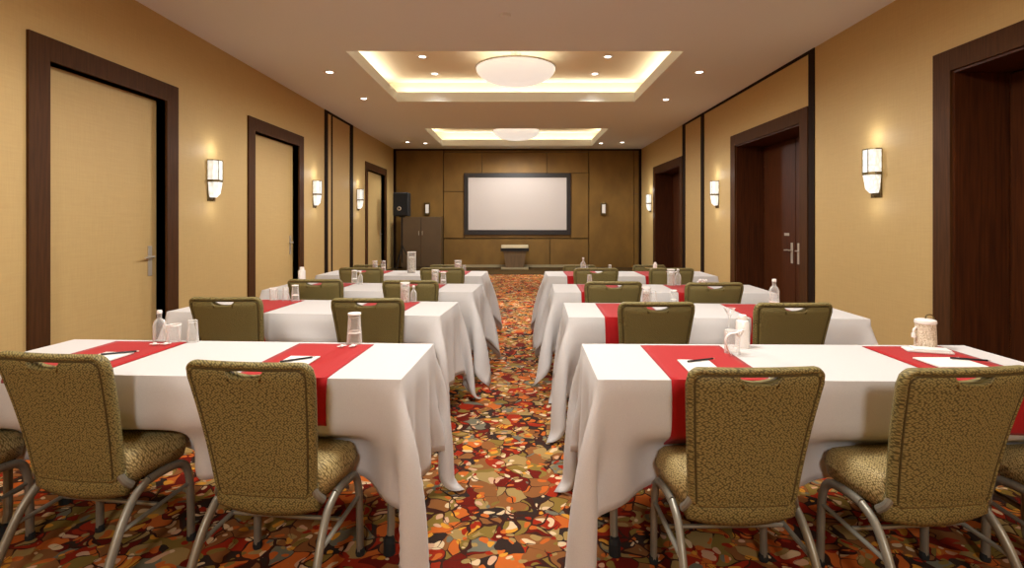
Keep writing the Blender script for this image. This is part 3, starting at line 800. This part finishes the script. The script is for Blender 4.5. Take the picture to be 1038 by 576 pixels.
def sub_patch(P, U, V, x0, x1, v0, v1, off, n=7):
    """strip of fabric lying on the cloth between material coords"""
    us, vs = U[:, 0], V[0]
    xu = np.linspace(x0, x1, max(4, int((x1-x0)/.03))); xv = np.concatenate([[v0], vs[(vs > v0+.004) & (vs < v1-.004)], [v1]])
    gu = np.interp(xu, us, np.arange(len(us))); gv = np.interp(xv, vs, np.arange(len(vs)))
    tu = np.gradient(P, axis=0); tv = np.gradient(P, axis=1); N = np.cross(tu, tv); N /= np.linalg.norm(N, axis=-1, keepdims=True)+1e-9
    Q = P+N*off
    i0 = np.clip(gu.astype(int), 0, len(us)-2); fu = (gu-i0)[:, None, None]
    j0 = np.clip(gv.astype(int), 0, len(vs)-2); fv = (gv-j0)[None, :, None]
    A = Q[i0][:, j0]; B = Q[i0+1][:, j0]; Cc = Q[i0][:, j0+1]; D = Q[i0+1][:, j0+1]
    return A*(1-fu)*(1-fv)+B*fu*(1-fv)+Cc*(1-fu)*fv+D*fu*fv

TABLES = {  # centre x, y, rotation (deg), runner spans in room x, how far each hangs over the near edge
 'L1': (-1.345, 2.310, -3.0, [(-2.01, -1.64, .04), (-1.08, -.71, .175)]),
 'L2': (-1.383, 3.660, -5.0, [(-2.00, -1.63, .25), (-1.11, -.74, .33)]),
 'L3': (-1.283, 4.745, -4.0, [(-1.94, -1.57, .25), (-1.05, -.69, .25)]),
 'L4': (-1.300, 6.000, -3.0, [(-1.88, -1.51, .25), (-.94, -.575, .25)]),
 'R1': (1.222, 2.245, -1.0, [(.58, .955, .32), (1.63, 2.0, .20)]),
 'R2': (1.240, 3.510, -2.0, [(.545, .92, .30), (1.44, 1.81, .30)]),
 'R3': (1.230, 4.640, -2.0, [(.535, .91, .25), (1.34, 1.72, .25)]),
 'R4': (1.235, 5.930, 0.0, [(.525, .90, .25), (1.37, 1.74, .25)])}
ORD = {'1': 'nearest', '2': 'second', '3': 'third', '4': 'farthest'}
SIDE = {'L': 'left', 'R': 'right'}
TOPZ = TH+.0052
for n, (key, (cx, cy, rz, runs)) in enumerate(TABLES.items()):
    row, side = ORD[key[1]], SIDE[key[0]]
    t = tb0 if n == 0 else copy_tree(tb0); t.name = 'folding_table'
    t.location = (cx, cy, 0); t.rotation_euler = (0, 0, R(rz)); t['group'] = 'tables in rows'
    t['label'] = 'long folding table under the %s white cloth on the %s side of the aisle' % (row, side)
    ca, sa = math.cos(R(-rz)), math.sin(R(-rz)); st = []
    for x, y in SEATS.get(key, []):
        lx, ly = (x-cx)*ca-(y-cy)*sa, (x-cx)*sa+(y-cy)*ca
        st.append((lx, .24, ly+.150))
    P, U, V = drape(st, 11+n, .0305 if key[1] in '12' else .042)
    o = grid_mesh('tablecloth', P, M['cloth']); o.location = (cx, cy, 0); o.rotation_euler = (0, 0, R(rz))
    tag(o, 'white tablecloth hanging over the %s table on the %s side of the aisle' % (row, side), 'tablecloth', 'white tablecloths')
    for k, (x0, x1, hang) in enumerate(runs):
        G = sub_patch(P, U, V, x0-cx, x1-cx, -TD/2-hang, TD/2-.035, .0032)
        o = grid_mesh('table_runner', G, M['red'], .0015); o.location = (cx, cy, 0); o.rotation_euler = (0, 0, R(rz))
        inner = (k == 1) == (key[0] == 'L')
        tag(o, 'red runner across the %s %s table, the one %s' % (row, side, 'nearer the aisle' if inner else 'nearer the wall'), 'table runner', 'red table runners')

# ------------------------------------------------------------------ things on the tables
def place(o, x, y, z=TOPZ+.0035, rz=0): o.location = (x, y, z); o.rotation_euler = (0, 0, R(rz)); return o
def pad(x, y, rz, lab, w=.13, d=.17):
    o = link('note_pad', boxes((-w/2, w/2, -d/2, d/2, 0, .006), bevel=.001), M['paper'])
    tag(place(o, x, y, TOPZ+.006, rz), lab, 'note pad', 'white note pads on the runners')
def pen(x, y, rz, lab, on=True):
    t = thing('pen', lab, 'pen'); bm = bmesh.new(); tube(bm, [(-.068, 0, .005), (.06, 0, .005)], .0042, 8); link('barrel', bm, M['ink'], t)
    bm = bmesh.new(); tube(bm, [(.06, 0, .005), (.07, 0, .005)], .0022, 8); link('tip', bm, M['chrome'], t)
    place(t, x, y, TOPZ+.0125, rz); t['group'] = 'pens on the note pads'
pad(-1.79, 2.26, -3, 'white note pad on the left runner of the nearest left table'); pen(-1.76, 2.31, 25, 'dark pen on the note pad of the left runner, nearest left table')
pad(-.93, 2.19, -3, 'white note pad on the aisle side runner of the nearest left table'); pen(-.93, 2.20, 35, 'dark pen lying across the note pad by the aisle, nearest left table')
pad(.735, 2.13, -2, 'white note pad on the aisle side runner of the nearest right table'); pen(.765, 2.19, 20, 'dark pen on the note pad by the aisle, nearest right table')
pad(1.80, 2.18, 0, 'white note pad on the wall side runner of the nearest right table', .2, .15); pen(1.90, 2.20, -20, 'dark pen on the note pad nearer the wall, nearest right table')
# folded napkin beyond the far right runner
bm = bmesh.new(); box(bm, -.09, .09, -.04, .04, 0, .008); box(bm, -.06, .085, -.03, .035, .008, .014)
bmesh.ops.bevel(bm, geom=bm.edges[:], offset=.002, segments=2, affect='EDGES')
tag(place(link('napkin', bm, M['paper']), 1.865, 2.385, TOPZ+.005, -18), 'folded white napkin in front of the speckled canister', 'napkin')
for i, (x, y, lab) in enumerate([(-1.74, 2.50, 'white wrapped mint on the left runner, left one at the nearest left table'), (-1.69, 2.505, 'white wrapped mint on the left runner, right one at the nearest left table'),
                    (-.83, 2.46, 'white wrapped mint on the aisle runner, left one at the nearest left table'), (-.78, 2.465, 'white wrapped mint on the aisle runner, right one at the nearest left table')]):
    bm = bmesh.new(); lathe(bm, [(0, 0), (.008, .001), (.011, .006), (.008, .011), (0, .012)], 12)
    for s in (-1, 1): box(bm, min(s*.009, s*.022), max(s*.009, s*.022), -.006, .006, .005, .007)
    tag(place(link('wrapped_mint', bm, M['paper']), x, y, TOPZ+.0055, 20*i), lab, 'mint', 'wrapped mints on the runners')

def upturned_glass(hh=.145, rb=.037, rt=.028, cap=True):
    """glass standing on its rim, paper cap on the foot"""
    t = thing('drinking_glass', 'x', 'glass')
    bm = bmesh.new(); lathe(bm, [(rb, 0), (rt, hh), (0, hh), (0, hh-.012), (rt-.004, hh-.014), (rb-.003, 0)], 20, closed=False); 
    bm.verts.ensure_lookup_table(); shade_auto(link('tumbler', bm, M['glass'], t))
    if cap:
        bm = bmesh.new(); lathe(bm, [(0, .0), (rt+.003, 0), (rt+.003, .008), (0, .012)], 20); shade_auto(link('paper_cap', bm, M['lid'], t, loc=(0, 0, hh+.0005)))
        bm = bmesh.new(); lathe(bm, [(.0305, .058), (.0335, .058), (.0325, .066), (.030, .066)], 20, closed=True); shade_auto(link('band', bm, M['lid'], t))
    return t
def carafe(hh=.2, r=.036, label_=True):
    t = thing('glass_bottle', 'x', 'bottle')
    s = hh/.2
    out = [(0, 0), (r*.95, 0), (r, .006*s), (r, .115*s), (r*.8, .135*s), (r*.38, .152*s), (r*.36, .176*s), (r*.45, .179*s), (r*.45, .184*s)]
    inn = [(r*.33, .184*s), (r*.28, .152*s), (r*.7, .131*s), (r*.9, .112*s), (r*.9, .012*s), (0, .010*s)]
    bm = bmesh.new(); lathe(bm, out+inn, 20); shade_auto(link('bottle_body', bm, M['glass'], t))
    bm = bmesh.new(); lathe(bm, [(0, .184*s), (r*.4, .184*s), (r*.44, .192*s), (r*.4, .202*s), (0, .204*s)], 16); shade_auto(link('stopper', bm, M['lid'], t))
    if label_:
        bm = bmesh.new(); lathe(bm, [(r*1.01, .012*s), (r*1.03, .012*s), (r*1.03, .038*s), (r*1.01, .038*s)], 20, closed=True); shade_auto(link('paper_label', bm, M['lid'], t))
    return t
def white_flask(hh=.155, r=.031, neck=True):
    t = thing('white_flask', 'x', 'flask')
    bm = bmesh.new(); lathe(bm, [(0, 0), (r, 0), (r*1.03, .004), (r, hh*.78), (r*.8, hh*.84), (r*.62, hh*.86), (0, hh*.86)], 20); shade_auto(link('body', bm, M['china'], t))
    bm = bmesh.new(); lathe(bm, [(0, hh*.86), (r*.6, hh*.86), (r*.68, hh*.93), (r*.55, hh), (0, hh)], 16); shade_auto(link('cap', bm, M['lid'], t)); return t
def vase(hh=.15, r=.035, fill=True):
    """clear cylinder with a mottled filling"""
    t = thing('glass_vase', 'x', 'vase')
    bm = bmesh.new(); lathe(bm, [(0, 0), (r, 0), (r, hh), (r-.003, hh), (r-.003, .006), (0, .006)], 20); shade_auto(link('glass_cylinder', bm, M['glass'], t))
    if fill:
        bm = bmesh.new(); lathe(bm, [(0, .0065), (r-.006, .0065), (r-.006, hh*.72), (r*.5, hh*.8), (0, hh*.82)], 16); shade_auto(link('pebble_filling', bm, M['pebble'], t))
    bm = bmesh.new(); lathe(bm, [(r-.003, hh), (r+.002, hh), (r+.002, hh+.007), (r-.003, hh+.007)], 20, closed=True); shade_auto(link('rim', bm, M['lid'], t))
    return t
proto = {}
def put(kind, x, y, lab, s=1.0, group=None, rz=0, **kw):
    k = (kind.__name__, tuple(sorted(kw.items())))
    if k not in proto: o = proto[k] = kind(**kw)
    else: o = copy_tree(proto[k]); o.name = proto[k].name.split('.')[0]
    o.location = (x, y, TOPZ); o.rotation_euler = (0, 0, R(rz)); o.scale = (s, s, s); o['label'] = lab
    if group: o['group'] = group
    elif 'group' in o: del o['group']
GG, BB, VV = 'upturned glasses on the tables', 'glass bottles on the tables', 'filled glass vases on the tables'
# nearest left table
put(upturned_glass, -.795, 2.535, 'upturned glass with a white cap on the nearest left table by the aisle', 1.0, GG)
put(carafe, -1.775, 2.585, 'short clear bottle with a stopper at the wall end of the nearest left table', .78, BB, label_=False)
put(vase, -1.70, 2.58, 'low wide clear tumbler at the wall end of the nearest left table', .70, None, hh=.12, r=.045, fill=False)
put(upturned_glass, -1.61, 2.585, 'upturned glass at the wall end of the nearest left table', .75, GG, cap=False)
# nearest right table: white ribbon tied glass and flask, speckled canister
put(upturned_glass, .965, 2.36, 'clear glass tied with a white ribbon on the nearest right table', .82, GG, hh=.13, rb=.042, rt=.040, cap=False)
rb = bmesh.new(); pts = smooth_path([(.0, -.045, .10), (-.035, -.05, .095), (-.05, -.05, .07), (-.042, -.055, .03), (-.03, -.06, .004)], 5)
tube(rb, pts, .0025, 8, .007); tube(rb, smooth_path([(0, -.045, .10), (.03, -.05, .115), (.012, -.05, .085), (0, -.045, .10)], 4), .0025, 8, .006)
tag(place(shade_auto(link('white_ribbon', rb, M['paper'])), .965, 2.36, TOPZ+.004), 'curled white ribbon against the clear glass, nearest right table', 'ribbon')
put(white_flask, 1.06, 2.475, 'white capped flask beside the ribboned glass on the nearest right table', 1.0)
t = thing('flared_bud_vase', 'slim stemmed glass with a flared mouth next to the white flask', 'vase', (1.005, 2.49, TOPZ))
bm = bmesh.new(); lathe(bm, [(0, 0), (.024, 0), (.02, .004), (.004, .01), (.0035, .13), (.008, .15), (.028, .185), (.026, .185), (.004, .15), (0, .148)], 18); shade_auto(link('stem_and_mouth', bm, M['glass'], t))
t = thing('speckled_canister', 'beige speckled canister with a white lid at the right end of the nearest right table', 'canister', (1.915, 2.46, TOPZ))
bm = bmesh.new(); lathe(bm, [(0, 0), (.046, 0), (.045, .004), (.041, .118), (0, .118)], 24); shade_auto(link('body', bm, M['straw'], t))
bm = bmesh.new(); lathe(bm, [(0, .118), (.043, .118), (.045, .124), (.043, .134), (.03, .139), (0, .141)], 24); shade_auto(link('lid', bm, M['china'], t))
bm = bmesh.new(); tube(bm, [(-.042, 0, .10), (-.055, 0, .09), (-.057, 0, .06), (-.045, 0, .055)], .005); tube(bm, [(-.056, 0, .072), (-.056, 0, .052)], .009); link('side_spout', bm, M['china'], t)
bm = bmesh.new(); tube(bm, smooth_path([(.0, 0, .14), (.005, 0, .155), (.025, 0, .158), (.038, 0, .148), (.043, 0, .13)], 4), .003); link('wire_handle', bm, M['brass'], t)
# second left table
put(vase, -1.84, 3.93, 'clear tumbler at the wall end of the second left table', .9, None, hh=.10, r=.032, fill=False)
put(upturned_glass, -1.745, 3.92, 'upturned glass without a cap at the wall end of the second left table', .72, GG, cap=False)
put(upturned_glass, -1.66, 3.89, 'rightmost of the upturned glasses at the wall end of the second left table', .80, GG)
put(vase, -.83, 3.83, 'clear vase with mottled filling on the second left table by the aisle', .95, VV)
put(carafe, -.77, 3.84, 'small clear bottle beside the filled vase, second left table', .62, BB, label_=False)
# second right table
put(vase, .90, 3.68, 'clear vase with mottled filling on the second right table by the aisle', .85, VV)
put(upturned_glass, .955, 3.70, 'upturned glass next to the filled vase on the second right table', .72, GG, cap=False)
put(carafe, 1.81, 3.70, 'tall clear bottle with a white label on the second right table', .93, BB)
put(upturned_glass, 1.10, 3.70, 'upturned glass midway along the second right table', .72, GG)
# third left table
put(white_flask, -2.05, 4.95, 'white flask standing at the wall end of the third left table', 1.05)
put(upturned_glass, -1.555, 4.96, 'upturned glass on the third left table toward the wall', .85, GG)
put(carafe, -1.49, 4.93, 'short clear bottle on the third left table toward the wall', .62, BB, label_=False)
put(vase, -.78, 4.90, 'clear vase with mottled filling on the third left table', .90, VV)
put(upturned_glass, -.70, 4.88, 'upturned glass beside the filled vase on the third left table', .80, GG)
# third right table
put(vase, 1.41, 4.83, 'clear vase with mottled filling on the third right table', .98, VV)
put(carafe, 1.47, 4.82, 'short clear bottle beside the filled vase, third right table', .78, BB, label_=False)
put(upturned_glass, .66, 4.85, 'upturned glass on the third right table nearest the aisle', .70, GG, cap=False)
t = thing('flower_bunch', 'small bunch of white flowers on the third right table near the wall', 'flowers', (1.69, 4.80, TOPZ))
bm = bmesh.new()
for k in range(22):
    a = rnd.uniform(0, 6.28); rr = rnd.uniform(0, .055); c = (rr*math.cos(a), rr*math.sin(a)*.6, .03+rnd.uniform(0, .03))
    bmesh.ops.create_icosphere(bm, subdivisions=1, radius=rnd.uniform(.009, .015), matrix=Matrix.Translation(c))
shade_auto(link('petals', bm, M['petal'], t), 60)
bm = bmesh.new()
for k in range(9):
    a = k*.7; tube(bm, [(.0, 0, .004), (.03*math.cos(a), .02*math.sin(a), .035)], .003, 6)
link('stems', bm, M['stem'], t)
# farthest left table
put(vase, -1.70, 6.20, 'clear vase with mottled filling on the farthest left table', .80, VV)
put(upturned_glass, -1.60, 6.20, 'upturned glass on the farthest left table', .80, GG)
put(vase, -1.235, 6.05, 'tall clear vase with mottled filling on the farthest left table', 1.0, VV, hh=.235, r=.05)
put(vase, -.715, 6.20, 'short wide vase with mottled filling on the farthest left table by the aisle', 1.0, VV, hh=.125, r=.042)
put(upturned_glass, -.64, 6.18, 'upturned glass beside the short wide vase, farthest left table', .55, GG, cap=False)
# farthest right table
put(carafe, .755, 6.10, 'clear bottle on the farthest right table behind the aisle side chair', .85, BB)
put(upturned_glass, .80, 6.12, 'upturned glass beside the clear bottle on the farthest right table', .5, GG, cap=False)
put(upturned_glass, 1.07, 6.12, 'upturned glass in the middle of the farthest right table', .55, GG)
put(white_flask, 1.60, 6.12, 'small white flask on the farthest right table near the wall', .75)

# ------------------------------------------------------------------ camera, world, colour
cam = bpy.data.cameras.new('camera'); co = bpy.data.objects.new('camera', cam); C.objects.link(co)
co.location = (0, 0, EYE); co.rotation_euler = (PI/2, 0, 0)
cam.sensor_width = 36; cam.lens = 530/1038*36; cam.shift_x = -6.5/1038; cam.shift_y = -64/1038; cam.clip_start = .05
sc = bpy.context.scene; sc.camera = co
w = bpy.data.worlds.new('world'); sc.world = w; w.use_nodes = True
w.node_tree.nodes['Background'].inputs[0].default_value = (.05, .045, .04, 1)
vs = sc.view_settings; vs.view_transform = 'Standard'; vs.look = 'None'; vs.gamma = 1; vs.exposure = -.27; vs.use_curve_mapping = False
try:
    sc.cycles.max_bounces = 10; sc.cycles.diffuse_bounces = 6; sc.cycles.transmission_bounces = 8; sc.cycles.caustics_reflective = False; sc.cycles.caustics_refractive = False
    sc.cycles.sample_clamp_indirect = 5
except Exception as ex: print(ex)
